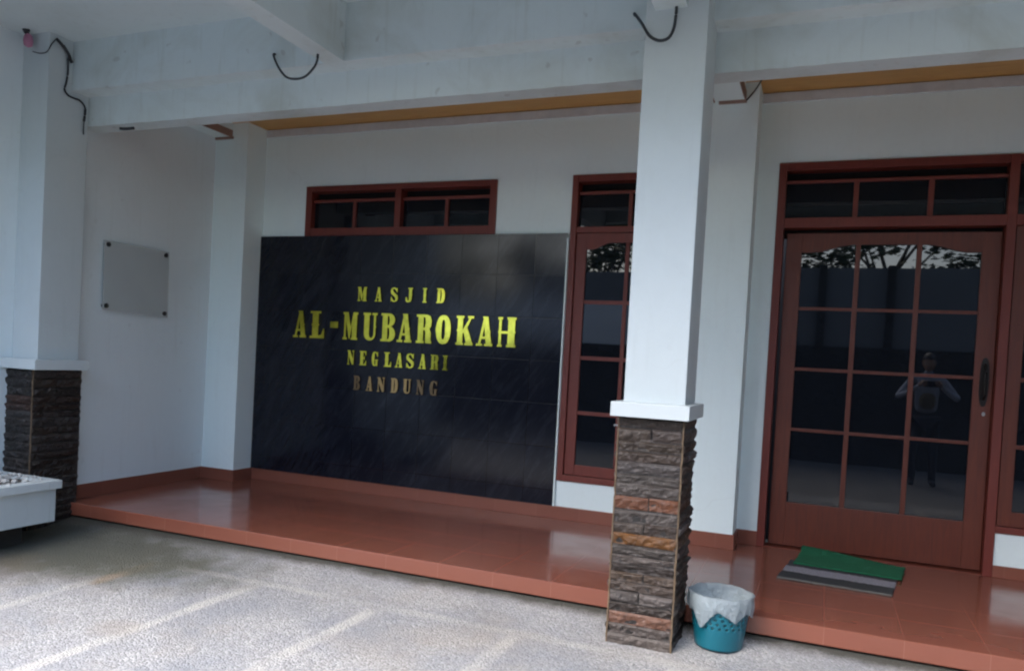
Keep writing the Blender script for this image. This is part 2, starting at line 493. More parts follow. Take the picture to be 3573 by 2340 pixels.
# ------------------------------------------------------------------ ground
W = 6.70            # back wall plane
FL = .117           # porch floor level
bm = bmesh.new()
xs = [-120, -40, -12, -7, -6.07, -5, -4, -3, -2, -1, 0, 1, 2, 4, 8, 12, 40, 120]
ys = [(-120, -.25), (-30, -.22), (-8, -.18), (-3, -.14), (0, -.11), (2, -.09), (3, -.078), (4.0, -.068), (4.3, -.058), (4.5, -.045), (4.65, -.02), (4.77, -.002), (5.5, -.002), (14, -.01), (120, -.01)]
g = [[bm.verts.new((x, y, z)) for x in xs] for y, z in ys]
for j in range(len(ys)-1):
    for i in range(len(xs)-1):
        bm.faces.new((g[j][i], g[j][i+1], g[j+1][i+1], g[j+1][i]))
tag(obj('ground', bm, M_GRAVEL), 'washed pebble concrete yard with cream dividing bands', 'ground', kind='structure')

# ------------------------------------------------------------------ the building
bld = root('mosque_building', (0, 0, 0), 'white mosque front with open porch, maroon windows and a black tiled name wall', 'building')
XR = 5.2
obj('porch_end_wall', B((3.6, 3.78, 1.0, W-.001, -.1, 3.871)), M_GREYPL, bld)  # unseen right end wall, added to darken that side of the porch
holes = [(-4.967, -2.870, 2.648, 3.140), (-2.150, -1.110, .458, 3.152), (-.436, 2.20, FL-.02, 3.180)]
obj('wall', holed_wall(-6.10, XR, 0.0, 3.95, W, .18, holes), M_WALL, bld)
# low white wall under the side window right of the door
obj('sill_wall', B((1.206, 2.20, W+.004, W+.16, FL, .440)), M_WALL, bld)
# dark room behind the panes is closed off
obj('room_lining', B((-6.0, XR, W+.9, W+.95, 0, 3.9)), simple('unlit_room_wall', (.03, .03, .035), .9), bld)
# porch end wall, leaning very slightly outwards towards the back
bm = bmesh.new()
prism(bm, [(-5.865, 4.78), (-5.925, W+.02), (-6.12, W+.02), (-6.12, 4.78)], 0.0, 3.95, axis='z')
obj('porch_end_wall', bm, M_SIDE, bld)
for (a, b) in ((-5.935, -5.505), (-1.020, -.596), (2.90, 3.32)):
    obj('pilaster', B((a, b, 6.412, W+.01, FL, 3.75), bev=.004), M_WALL, bld)

# porch floor and skirting
bm = bmesh.new(); box(bm, -6.0, XR, 4.75, W+.12, .014, FL, bev=.006)
obj('porch_floor', bm, M_TERRA, bld)
SK = .2345
obj('step_base_gap_shade', B((-6.0, XR, 4.785, W, -.1, .0135)), M_DARKSTONE_AND_SHADE, bld)  # recessed base, coloured dark for the shadow under the riser
obj('skirting', B((-5.505, -1.020, W-.014, W+.004, FL, SK-.002), (-.596, -.425, W-.014, W+.004, FL, SK), (1.150, 2.18, W-.014, W+.002, FL, SK-.03),
                  (-5.93, -5.493, 6.398, 6.411, FL, SK), (-5.504, -5.492, 6.411, W-.015, FL, SK),
                  (-1.032, -.584, 6.398, 6.411, FL, SK), (-.595, -.583, 6.411, W-.015, FL, SK), bev=.003), M_SKIRT, bld)
bm = bmesh.new()
prism(bm, [(-5.853, 4.80), (-5.912, 6.397), (-5.93, 6.397), (-5.93, 4.80)], FL, SK, axis='z')
obj('skirting', bm, M_SKIRT, bld)
bm = bmesh.new(); prism(bm, [(-5.858, 4.79), (-5.9175, 6.41), (-5.94, 6.41), (-5.94, 4.79)], SK+.001, SK+.055, axis='z')
obj('wall_band', bm, M_SIDE, bld)

# canopy: main beam with an overhanging upper part, ceiling slab, cross beams
bm = bmesh.new()
prism(bm, [(4.78, 3.242), (4.955, 3.242), (4.955, 3.98), (4.61, 3.98), (4.61, 3.478), (4.78, 3.478)], -6.07, XR)
for v in bm.verts: v.co = Vector((v.co.y, v.co.x, v.co.z))
bmesh.ops.subdivide_edges(bm, edges=[e for e in bm.edges if abs(e.verts[0].co.x-e.verts[1].co.x) > 5], cuts=220, use_grid_fill=True)
for v in bm.verts:
    if v.co.z < 3.5 and v.co.y < 4.9:
        q = v.co.x
        v.co.z += .005*noise.noise(Vector((q*1.3, v.co.y*9, 1)))+.0035*noise.noise(Vector((q*11, v.co.y*9, 4)))
        v.co.y += .005*noise.noise(Vector((q*1.1, v.co.z*9, 8)))
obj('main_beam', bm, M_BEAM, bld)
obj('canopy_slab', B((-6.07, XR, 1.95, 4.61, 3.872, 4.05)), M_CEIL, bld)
obj('canopy_edge_beam', B((-6.07, XR, 1.80, 1.95, 3.63, 4.08)), M_BEAM, bld)
for a, b in ((-3.330, -3.166), (-.992, -.812), (2.6, 2.78)):
    obj('cross_beam', B((a, b, 1.951, 4.609, 3.477, 3.90), bev=.004), M_BEAM, bld)
obj('porch_ceiling', B((-5.95, XR, 4.955, W, 3.745, 3.80)), M_OCHRE, bld)
obj('cornice', B((-5.5, -1.022, W-.016, W, 3.664, 3.738), (-.594, 2.89, W-.016, W, 3.664, 3.738), bev=.003), M_GREYTRIM, bld)
for a, b in ((-5.955, -5.700), (-.928, -.702)):
    cb = obj('porch_cross_beam', B((a, b, 4.955, 6.411, 3.612, 3.7445)), M_WALL, bld)
    obj('edge_trim', B((b, b+.010, 4.956, 6.398, 3.600, 3.672), (a+.03, b+.014, 6.398, 6.411, 3.588, 3.611), (a-.008, a, 4.956, 6.398, 3.600, 3.64)), M_OTRIM, cb)

# ------------------------------------------------------------------ columns with slate cladding
GREY = [(.215, .18, .155), (.265, .24, .225), (.175, .145, .125), (.29, .27, .26), (.245, .20, .165)]
OR1, OR2, TAN = (.34, .20, .12), (.37, .235, .085), (.33, .23, .18)
ROWS = [(1.22, 1.165, 0, 0), (1.165, 1.09, 0, 1), (1.09, 1.035, 4, 0), (1.035, .975, 4, 0), (.975, .910, 3, 0), (.910, .850, 1, 0), (.850, .780, 1, 0),
        (.780, .705, OR1, 1), (.705, .635, 1, 0), (.635, .572, 0, 1), (.572, .505, OR2, 0), (.505, .450, 1, 0), (.450, .400, 1, 0), (.400, .352, 2, 0),
        (.352, .298, 4, 1), (.298, .245, 0, 0), (.245, .182, 3, 1), (.182, .132, 2, 0), (.132, .062, TAN, 0), (.062, .005, 1, 0), (.005, -.09, 1, 0)]

def stone_face(bm, lay, o, ux, width, zt, zb, n_out, col, rnd, depth):
    """one split-faced block: a rough grid standing proud of the column"""
    nu = max(3, int(width/.016)); nz = 7
    seed = rnd.random()*100
    grid = []
    for k in range(nz+1):
        row = []
        for i in range(nu+1):
            u = i/nu*width; t = k/nz; z = zb+(zt-zb)*t
            edge = min(1, min(i, nu-i)/1.2) if True else 1
            prof = min(1.0, min(k, nz-k)/1.3)
            d = depth*(.25+.75*prof)*(.55+.45*edge)
            d += prof*.014*(noise.noise(Vector((u*11, z*14, seed)))+.7*noise.noise(Vector((u*30, z*34, seed)))+.4*noise.noise(Vector((u*60, z*70, seed))))
            d += prof*.008*(t-.4)*2
            p = o+ux*u+n_out*d
            row.append(bm.verts.new((p.x, p.y, z)))
        grid.append(row)
    fs = []
    for k in range(nz):
        for i in range(nu):
            fs.append(bm.faces.new((grid[k][i], grid[k][i+1], grid[k+1][i+1], grid[k+1][i])))
    # close sides back to the core
    def back(v): return bm.verts.new(Vector(v.co)-n_out*(max(0, (v.co-o).dot(n_out))+.004))
    for ring in (grid[0], grid[-1], [r[0] for r in grid], [r[-1] for r in grid]):
        bk = [back(v) for v in ring]
        for i in range(len(ring)-1):
            fs.append(bm.faces.new((ring[i], ring[i+1], bk[i+1], bk[i])))
    for f in fs:
        for l in f.loops: l[lay] = (*col, 1)

def column(x0, x1, y0, y1, ztop, rows, seed, faces, capx, capy, label, tint=1.0):
    rnd = random.Random(seed)
    c = bpy.data.objects.new('column', None); c.empty_display_size = .1; COL.objects.link(c); c.parent = bld
    if label: c['label'] = label
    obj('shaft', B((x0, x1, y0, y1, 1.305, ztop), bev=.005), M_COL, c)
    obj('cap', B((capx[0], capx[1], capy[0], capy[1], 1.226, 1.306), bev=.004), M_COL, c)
    bm = bmesh.new()
    lay = bm.loops.layers.color.new('stone')
    cx0, cx1, cy0, cy1 = x0-.010, x1+.004, y0-.030, y1+.030      # core the stones are set on
    for f in box(bm, cx0, cx1, cy0, cy1, -.09, 1.2255):
        for l in f.loops: l[lay] = (.05, .042, .036, 1)
    sides = {'front': (Vector((cx0, cy0, 0)), Vector((1, 0, 0)), cx1-cx0, Vector((0, -1, 0))),
             'right': (Vector((cx1, cy0, 0)), Vector((0, 1, 0)), cy1-cy0, Vector((1, 0, 0))),
             'left': (Vector((cx0, cy1, 0)), Vector((0, -1, 0)), cy1-cy0, Vector((-1, 0, 0))),
             'back': (Vector((cx1, cy1, 0)), Vector((-1, 0, 0)), cx1-cx0, Vector((0, 1, 0)))}
    for s in faces:
        o, ux, wd, nn = sides[s]
        for (zt, zb, ci, split) in rows:
            if s != 'front': split = rnd.random() < .4
            cuts = [0, .5+rnd.uniform(-.04, .04), 1] if split else [0, 1]
            for a, b in zip(cuts[:-1], cuts[1:]):
                if isinstance(ci, tuple):
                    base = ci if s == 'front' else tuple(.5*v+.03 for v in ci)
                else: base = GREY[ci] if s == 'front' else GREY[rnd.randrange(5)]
                k = rnd.uniform(.85, 1.2)*tint
                zj = rnd.uniform(-.003, .003)
                stone_face(bm, lay, o+ux*(a*wd+.004), ux, (b-a)*wd-.008, zt-.003+zj, zb+.002+zj, nn, tuple(v*k for v in base), rnd, rnd.uniform(.006, .013))
    obj('stone_cladding', bm, M_SLATE, c)
    bm = bmesh.new()
    for (px, py) in ((cx0-.002, cy0-.004), (cx1+.002, cy0-.004)):
        pts = [Vector((px+noise.noise(Vector((k*.9, seed, px)))*.004, py, -.09+k*.0365)) for k in range(37)]
        tube(bm, [p for p in pts if p.z < 1.225], .0055, 6)
    obj('corner_mortar', bm, M_MORTAR, c)
    return c

column(-1.043, -.700, 4.40, 4.755, 3.90, ROWS, 5, ('front', 'right', 'left'), (-1.085, -.655), (4.275, 4.800), 'free standing porch column between the name wall and the door')
rows2 = []
rr = random.Random(11); z = 1.22
while z > -.1:
    h = rr.uniform(.05, .08); rows2.append((z, z-h, OR1 if abs(z-1.02) < .035 or abs(z-.93) < .03 else rr.choice([0, 2, 4, 2, 1]), rr.random() < .4)); z -= h
column(-6.055, -5.765, 4.40, 4.775, 3.90, rows2, 21, ('front', 'right'), (-6.055, -5.655), (4.300, 4.790), 'half column against the side wall at the left end of the porch', .62)
column(2.56, 2.90, 4.40, 4.755, 3.90, ROWS, 9, ('front', 'left'), (2.52, 2.945), (4.275, 4.80), None)

# ------------------------------------------------------------------ black tiled name wall and letters
panel = obj('tiled_name_panel', B((-5.503, -2.168, W-.026, W, SK, 2.642), bev=.002), M_MARBLE, bld, label='glossy black marbled tile panel carrying the yellow letters')
obj('panel_edge', B((-2.168, -2.156, W-.030, W, SK, 2.60)), M_WALL, panel)
s = .08
def arc(cx, cy, rx, ry, a0, a1, n=10, e=1.0):
    out = []
    for i in range(n+1):
        a = R(a0+(a1-a0)*i/n); c, q = math.cos(a), math.sin(a)
        out.append((cx+rx*math.copysign(abs(c)**e, c), cy+ry*math.copysign(abs(q)**e, q)))
    return out
G = {
 'A': [[(0,0),(.38,0),(.38,s),(.27,s),(.33,.24),(.56,.24),(.60,s),(.50,s),(.50,0),(1,0),(1,s),(.94,s),(.83,.44),(.86,.49),(.80,.54),(.68,1),(.36,1),(.36,.95),(.41,.93),(.13,s),(0,s)], [(.37,.32),(.54,.32),(.47,.66)]],
 'L': [[(0,0),(1,0),(1,.36),(.93,.36),(.80,.14),(.58,.1),(.58,.45),(.65,.5),(.58,.55),(.58,1-s),(.75,1-s),(.75,1),(0,1),(0,1-s),(.16,1-s),(.16,.55),(.09,.5),(.16,.45),(.16,s),(0,s)]],
 '-': [[(0,0),(1,0),(1,1),(0,1)]],
 'M': [[(0,0),(.30,0),(.30,s),(.21,s),(.21,.66),(.43,.04),(.49,.04),(.62,.60),(.62,s),(.56,s),(.56,0),(1,0),(1,s),(.94,s),(.94,1-s),(1,1-s),(1,1),(.68,1),(.53,.46),(.34,1),(0,1),(0,1-s),(.08,1-s),(.08,s),(0,s)]],
 'U': [[(0,1),(0,1-s),(.07,1-s)]+arc(.485,.25,.415,.25,180,360)+[(.90,.45),(.95,.5),(.90,.55),(.90,1-s),(1,1-s),(1,1),(.64,1),(.64,1-s),(.76,1-s)]+arc(.60,.25,.16,.15,360,180)+[(.44,1-s),(.54,1-s),(.54,1)]],
 'B': [[(0,0),(.6,0)]+arc(.6,.27,.40,.27,-80,80,8)+[(.82,.53)]+arc(.58,.77,.38,.23,-70,90,8)+[(0,1),(0,1-s),(.11,1-s),(.11,s),(0,s)], [(.46,.58),(.56,.60),(.60,.75),(.56,.90),(.46,.92)], [(.46,.08),(.58,.10),(.62,.28),(.58,.47),(.46,.50)]],
 'R': [[(0,0),(.52,0),(.52,s),(.45,s),(.45,.46),(.54,.46),(.60,.38),(.60,.04),(.64,0),(1,0),(1,s),(.94,s),(.94,.38),(.84,.50),(.95,.60),(.97,.80),(.88,.95),(.7,1),(0,1),(0,1-s),(.11,1-s),(.11,s),(0,s)], [(.45,.54),(.56,.56),(.60,.73),(.56,.90),(.45,.92)]],
 'O': [arc(.5,.5,.48,.5,-12,12,4,.8)+arc(.5,.5,.48,.5,18,162,16,.85)+[(.0,.55),(-.02,.5),(.0,.45)]+arc(.5,.5,.48,.5,198,342,16,.85)+[(1.0,.45)], arc(.5,.5,.12,.34,0,354,20,.7)],
 'K': [[(0,0),(.44,0),(.44,s),(.38,s),(.38,.38),(.44,.44),(.60,s),(.52,s),(.52,0),(1,0),(1,s),(.96,s),(.64,.60),(.86,1-s),(1,1-s),(1,1),(.66,1),(.66,1-s),(.74,1-s),(.38,.52),(.38,1-s),(.44,1-s),(.44,1),(0,1),(0,1-s),(.08,1-s),(.08,.55),(.02,.5),(.08,.45),(.08,s),(0,s)]],
 'H': [[(0,0),(.26,0),(.26,s),(.20,s),(.20,.45),(.56,.45),(.56,s),(.5,s),(.5,0),(1,0),(1,s),(.94,s),(.94,.45),(.99,.5),(.94,.55),(.94,1-s),(1,1-s),(1,1),(.5,1),(.5,1-s),(.56,1-s),(.56,.53),(.20,.53),(.20,1-s),(.26,1-s),(.26,1),(0,1),(0,1-s),(.06,1-s),(.06,.55),(.02,.5),(.06,.45),(.06,s),(0,s)]],
 'S': [[(.05,.02),(.10,.02),(.16,.09),(.35,0),(.6,0),(.9,.08),(1,.26),(.93,.46),(.42,.68),(.30,.8),(.42,.92),(.62,.89),(.78,.74),(.84,.66),(.92,.66),(.92,.98),(.86,.98),(.8,.93),(.6,1),(.35,1),(.08,.92),(0,.74),(.08,.56),(.58,.34),(.70,.2),(.58,.08),(.40,.1),(.22,.26),(.13,.36),(.05,.36)]],
 'J': [[(.34,1),(.34,1-s),(.48,1-s),(.48,.2),(.40,.09),(.30,.13),(.28,.24),(.24,.34),(.10,.37),(0,.3),(.02,.12),(.18,.01),(.45,0),(.74,.05),(.86,.2),(.88,.45),(.94,.5),(.88,.55),(.88,1-s),(1,1-s),(1,1)]],
 'I': [[(0,0),(1,0),(1,s),(.78,s+.03),(.78,.45),(.9,.5),(.78,.55),(.78,1-s-.03),(1,1-s),(1,1),(0,1),(0,1-s),(.22,1-s-.03),(.22,.55),(.10,.5),(.22,.45),(.22,s+.03),(0,s)]],
 'D': [[(0,0)]+arc(.52,.5,.47,.5,-90,90,14,.8)+[(0,1),(0,1-s),(.1,1-s),(.1,s),(0,s)], [(.44,.09),(.54,.13),(.60,.5),(.54,.87),(.44,.91)]],
 'N': [[(0,0),(.32,0),(.32,s),(.22,s),(.22,.60),(.70,0),(.94,0),(.94,1-s),(1,1-s),(1,1),(.70,1),(.70,1-s),(.82,1-s),(.82,.40),(.38,1),(0,1),(0,1-s),(.1,1-s),(.1,s),(0,s)]],
 'E': [[(0,0),(1,0),(1,.34),(.93,.34),(.80,.12),(.56,.08),(.56,.46),(.66,.46),(.72,.36),(.77,.36),(.77,.66),(.72,.66),(.66,.56),(.56,.54),(.56,.92),(.76,.9),(.9,.7),(.97,.7),(.97,1),(0,1),(0,1-s),(.12,1-s),(.12,s),(0,s)]],
 'G': [[(.93,.99),(.87,.99),(.82,.94)]+arc(.48,.5,.48,.5,70,290,18,.85)+[(.74,.07),(.80,0),(.90,0),(.90,.40),(1,.40),(1,.46),(.5,.46),(.5,.40),(.60,.40),(.60,.12),(.52,.07),(.44,.14),(.41,.5),(.44,.85),(.54,.93),(.70,.86),(.86,.66),(.93,.66)]],
}
TXT = [('MASJID', 1.999, 2.137, M_BRASS, [(-4.282,-4.177),(-4.086,-4.008),(-3.911,-3.830),(-3.747,-3.670),(-3.562,-3.519),(-3.414,-3.328)]),
 ('AL-MUBAROKAH', 1.617, 1.887, M_BRASS, [(-5.026,-4.869),(-4.823,-4.654),(-4.584,-4.493),(-4.433,-4.264),(-4.202,-4.045),(-4.001,-3.842),(-3.820,-3.660),(-3.612,-3.448),(-3.405,-3.248),(-3.193,-3.018),(-2.985,-2.822),(-2.775,-2.597)]),
 ('NEGLASARI', 1.373, 1.513, M_BRASS, [(-4.364,-4.288),(-4.226,-4.148),(-4.086,-4.014),(-3.948,-3.868),(-3.825,-3.744),(-3.705,-3.619),(-3.571,-3.491),(-3.444,-3.361),(-3.317,-3.265)]),
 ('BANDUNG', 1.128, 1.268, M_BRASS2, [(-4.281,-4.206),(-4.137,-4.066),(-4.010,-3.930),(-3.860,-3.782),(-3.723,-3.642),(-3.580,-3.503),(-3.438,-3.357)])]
rnd = random.Random(3)
ti = -1
for word, z0, z1, mt, xs_ in TXT:
    for ch, (a, b) in zip(word, xs_):
        if ch == '-': zz0, zz1 = 1.727, 1.789
        else: zz0, zz1 = z0, z1
        cu = bpy.data.curves.new('tmp', 'CURVE'); cu.dimensions = '2D'; cu.fill_mode = 'BOTH'; cu.extrude = .006
        for poly in G[ch]:
            sp = cu.splines.new('POLY'); sp.points.add(len(poly)-1); sp.use_cyclic_u = True
            for p, (u, v) in zip(sp.points, poly):
                p.co = (a+u*(b-a), zz0+v*(zz1-zz0), 0, 1)
        tmp = bpy.data.objects.new('tmp', cu); COL.objects.link(tmp)
        bpy.context.view_layer.update()
        me = bpy.data.meshes.new_from_object(tmp.evaluated_get(bpy.context.evaluated_depsgraph_get()))
        bpy.data.objects.remove(tmp, do_unlink=True); bpy.data.curves.remove(cu)
        bm = bmesh.new(); bm.from_mesh(me); bpy.data.meshes.remove(me)
        # stand it up against the tiles, each letter a hair out of true
        t1, t2 = rnd.uniform(-.012, .012), rnd.uniform(-.008, .008)
        mx, mz = (a+b)/2, (zz0+zz1)/2
        for v in bm.verts:
            x, zz, d = v.co.x, v.co.y, v.co.z
            v.co = Vector((x, W-.040-d+(x-mx)*t1+(zz-mz)*t2, zz))
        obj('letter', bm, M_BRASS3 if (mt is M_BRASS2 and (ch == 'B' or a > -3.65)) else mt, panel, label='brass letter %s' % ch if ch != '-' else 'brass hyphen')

# ------------------------------------------------------------------ windows and the door
def frame_rect(x0, x1, z0, z1, t, y0, y1, tb=None, tt=None):
    tb = tb or t; tt = tt or t
    return [(x0, x0+t, y0, y1, z0, z1), (x1-t, x1, y0, y1, z0, z1), (x0+t, x1-t, y0+.0005, y1, z1-tt, z1), (x0+t, x1-t, y0+.0005, y1, z0, z0+tb)]
def part_empty(name, label=None):
    w = bpy.data.objects.new(name, None); w.empty_display_size = .1; COL.objects.link(w); w.parent = bld
    if label: w['label'] = label
    return w
FY0, FY1 = W-.018, W+.12
# transom above the name wall
w1 = part_empty('window', 'wide low maroon window above the black name wall')
x0, x1, z0, z1 = -4.967, -2.870, 2.644, 3.142
obj('frame', B(*frame_rect(x0, x1, z0, z1, .068, FY0, FY1, .078, .055), (-3.934, -3.868, FY0+.001, FY1, z0+.078, z1-.055), bev=.004), M_WOOD, w1)
obj('glazing_bar', B((x0+.068, -3.934, W+.028, W+.07, 2.986, 3.014), (-3.868, x1-.068, W+.028, W+.07, 2.986, 3.014),
                     (-4.433, -4.399, W+.028, W+.07, z0+.078, 2.986), (-3.412, -3.378, W+.028, W+.07, z0+.078, 2.986), bev=.003), M_WOOD, w1)
obj('pane', B((x0+.06, x1-.06, W+.050, W+.056, 2.70, 2.99)), M_GLASS, w1)
obj('vent_slot', B((x0+.06, x1-.06, W+.11, W+.115, 2.99, 3.10)), simple('dark_vent_void', (.006, .004, .004), .9), w1)
M_VOID = bpy.data.materials['dark_vent_void']

def arch_rail(x0, x1, zt, zlo, zhi, y0, y1, full=True):
    """top rail whose lower edge rises in a shallow cupid's-bow arch"""
    bm = bmesh.new(); n = 28; pts = []
    for i in range(n+1):
        t = i/n; x = x0+(x1-x0)*t
        u = min(1, max(0, (min(t, 1-t)-.06)/.24)); u = u*u*(3-2*u)
        pts.append((x, zlo+(zhi-zlo)*u))
    # strip of quads
    fr = [[bm.verts.new((x, y, z)) for (x, z) in pts] for y in (y0, y1)]
    tp = [[bm.verts.new((x, y, zt)) for (x, z) in pts] for y in (y0, y1)]
    for i in range(n):
        bm.faces.new((fr[0][i], fr[0][i+1], tp[0][i+1], tp[0][i]))
        bm.faces.new((fr[1][i+1], fr[1][i], tp[1][i], tp[1][i+1]))
        bm.faces.new((fr[0][i+1], fr[0][i], fr[1][i], fr[1][i+1]))
        bm.faces.new((tp[0][i], tp[0][i+1], tp[1][i+1], tp[1][i]))
    bm.faces.new((fr[0][0], tp[0][0], tp[1][0], fr[1][0])); bm.faces.new((fr[0][-1], fr[1][-1], tp[1][-1], tp[0][-1]))
    return bm

# tall window beside the name wall
w2 = part_empty('window', 'tall narrow maroon casement window between the name wall and the column')
x0, x1, z0, z1 = -2.150, -1.110, .462, 3.152
MC = -1.632
obj('frame', B(*frame_rect(x0, x1, z0, z1, .056, FY0, FY1, .056, .060), (x0+.056, x1-.056, FY0+.006, FY1, 2.648, 2.700), bev=.004), M_WOOD, w2)
obj('glazing_bar', B((x0+.056, x1-.056, W+.028, W+.07, 2.988, 3.014), (MC-.016, MC+.016, W+.028, W+.07, 2.700, 2.988), bev=.003), M_WOOD, w2)
a, b = x0+.060, x1-.060
sash = obj('sash', B((a, a+.092, W+.004, W+.045, .522, 2.644), (b-.092, b, W+.004, W+.045, .522, 2.644), (a+.092, b-.092, W+.005, W+.045, .522, .612),
     (MC-.017, MC+.017, W+.010, W+.040, .612, 2.56), *[(a+.092, b-.092, W+.012, W+.038, zz-.017, zz+.017) for zz in (2.045, 1.555, 1.071)], bev=.003), M_WOOD, w2)
obj('top_rail', arch_rail(a+.092, b-.092, 2.644, 2.505, 2.562, W+.005, W+.045), M_WOOD, w2)
obj('pane', B((a+.08, b-.08, W+.022, W+.028, .60, 2.60), (x0+.05, x1-.05, W+.050, W+.056, 2.69, 2.99)), M_GLASS, w2)
obj('vent_slot', B((x0+.05, x1-.05, W+.11, W+.115, 2.99, 3.10)), M_VOID, w2)
obj('window_catch', B((-1.66, -1.60, W-.012, W+.006, .985, 1.0)), M_STEEL, w2)

# door with transom and side window
d = part_empty('door', 'glazed brown wooden door with twelve panes under an arched rail')
obj('door_frame', B((-.436, -.376, FY0, W+.14, FL, 3.180), (1.142, 1.204, FY0, W+.14, FL, 3.180), (-.376, 1.142, FY0+.001, W+.14, 3.118, 3.180),
      (-.376, 1.142, FY0+.004, W+.14, 2.668, 2.745), bev=.004), M_WOOD, d)
obj('glazing_bar', B((-.376, 1.142, W+.028, W+.07, 3.024, 3.048), (.118, .154, W+.028, W+.07, 2.745, 3.024), (.632, .670, W+.028, W+.07, 2.745, 3.024), bev=.003), M_WOOD, d)
obj('transom_pane', B((-.39, 1.15, W+.050, W+.056, 2.735, 3.03)), M_GLASS, d)
obj('vent_slot', B((-.376, 1.142, W+.11, W+.115, 3.03, 3.13)), M_VOID, d)
LY = W+.060
leaf = obj('leaf', B((-.350, -.232, LY, LY+.045, .138, 2.634), (1.012, 1.138, LY, LY+.045, .138, 2.634), (-.232, 1.012, LY+.001, LY+.045, .138, .486),
     *[(xx-.018, xx+.018, LY+.006, LY+.040, .486, 2.56) for xx in (.177, .602)], *[(-.232, 1.012, LY+.009, LY+.036, zz-.013, zz+.013) for zz in (2.038, 1.556, 1.071)], bev=.004), M_DOOR, d)
obj('top_rail', arch_rail(-.232, 1.012, 2.633, 2.483, 2.543, LY+.001, LY+.045), M_DOOR, d)
obj('pane', B((-.245, 1.025, LY+.020, LY+.026, .470, 2.60)), M_GLASS, d)
obj('head_rebate', B((-.376, 1.142, W+.115, W+.13, 2.60, 2.668)), M_VOID, d)
bm = bmesh.new(); prism(bm, arc(1.082, 1.528, .031, .182, 0, 345, 23, .8), LY-.006, LY)
hp = obj('handle_plate', bm, M_BLACK, d)
bm = bmesh.new(); tube(bm, smooth_path([(1.082, LY-.004, 1.66), (1.082, LY-.05, 1.63), (1.080, LY-.055, 1.53), (1.082, LY-.05, 1.43), (1.082, LY-.004, 1.40)], 5), .009, 8)
obj('handle', bm, M_BLACK, d, True)
bm = bmesh.new(); prism(bm, arc(1.090, 1.293, .011, .016, 0, 330, 11), LY-.012, LY)
obj('lock_cylinder', bm, M_STEEL, d)
obj('threshold', B((-.376, 1.142, W+.004, W+.12, FL-.01, .128)), M_DOOR, d)
w3 = part_empty('window', 'side window right of the door, cut by the edge of the photo')
obj('frame', B((1.2045, 2.20, FY0+.002, FY1, 3.118, 3.178), (2.14, 2.20, FY0, FY1, .441, 3.118), (1.2045, 2.14, FY0+.003, FY1, .441, .490), (1.2045, 2.14, FY0+.004, FY1, 2.668, 2.745), bev=.003), M_WOOD, w3)
obj('sash', B((1.212, 1.300, W+.004, W+.045, .494, 2.664), (2.05, 2.135, W+.004, W+.045, .494, 2.664), (1.300, 2.05, W+.005, W+.045, .494, .60),
     (1.66, 1.69, W+.01, W+.04, .60, 2.56), *[(1.300, 2.05, W+.012, W+.038, zz-.016, zz+.016) for zz in (2.04, 1.556, 1.071)], bev=.003), M_DOOR, w3)
obj('top_rail', arch_rail(1.300, 2.05, 2.664, 2.505, 2.562, W+.005, W+.045), M_DOOR, w3)
obj('pane', B((1.29, 2.06, W+.022, W+.028, .59, 2.60), (1.204, 2.15, W+.050, W+.056, 2.735, 3.12)), M_GLASS, w3)

# ------------------------------------------------------------------ side wall in front of the porch (left)
sw = root('side_wall', (-6.15, 3, 0), 'plain white side wall at the far left, behind the planter', 'wall')
obj('wall_face', B((-6.25, -6.056, 1.50, 4.775, -.12, 3.871)), M_SIDE, sw)

# ------------------------------------------------------------------ planter
pl = root('planter', (-5.66, 3.4, -.06), 'white raised planter box with dry soil at the lower left corner', 'planter')
X0, X1, Y0, Y1 = -6.05, -5.325, 2.2, 4.262
obj('box', B((X0, X1, Y0, Y0+.05, .098, .352), (X0, X1, Y1-.05, Y1, .098, .352), (X1-.05, X1, Y0+.05, Y1-.05, .0985, .352), (X0, X0+.05, Y0+.05, Y1-.05, .0985, .352), (X0+.05, X1-.05, Y0+.05, Y1-.05, .099, .14), bev=.004), M_COL, pl)
obj('rim', B((X0, X1+.042, Y1-.09, Y1+.018, .352, .414), (X0, X1+.042, Y0-.02, Y0+.09, .352, .414), (X1-.07, X1+.043, Y0+.09, Y1-.09, .3515, .4145), bev=.005), M_COL, pl)
obj('foot', B((X0+.03, X1-.14, Y0+.1, Y1-.16, -.09, .099)), M_DARKSTONE_AND_SHADE, pl)  # recessed foot, coloured dark for the shade beneath the box
bm = bmesh.new(); n1, n2 = 22, 50
gr = [[bm.verts.new((X0+.05+(X1-.12-X0)*i/n1, Y0+.08+(Y1-Y0-.14)*j/n2, .385+.035*noise.noise(Vector((i*.35, j*.3, 1)))+.02*noise.noise(Vector((i*1.1, j*1.0, 5))))) for i in range(n1+1)] for j in range(n2+1)]
for j in range(n2):
    for i in range(n1): bm.faces.new((gr[j][i], gr[j][i+1], gr[j+1][i+1], gr[j+1][i]))
obj('soil', bm, M_SOIL, pl, True)
bm = bmesh.new(); rr = random.Random(4)
for k in range(46):
    c = Vector((rr.uniform(-5.72, -5.36), rr.uniform(3.75, 4.22), .405+rr.uniform(0, .02)))
    mt = bmesh.ops.create_icosphere(bm, subdivisions=1, radius=rr.uniform(.008, .026))
    for v in mt['verts']: v.co = Vector((v.co.x*rr.uniform(.8, 1.3), v.co.y*rr.uniform(.8, 1.3), v.co.z*.7))+c
obj('rubble', bm, M_RUBBLE, pl)['kind'] = 'stuff'
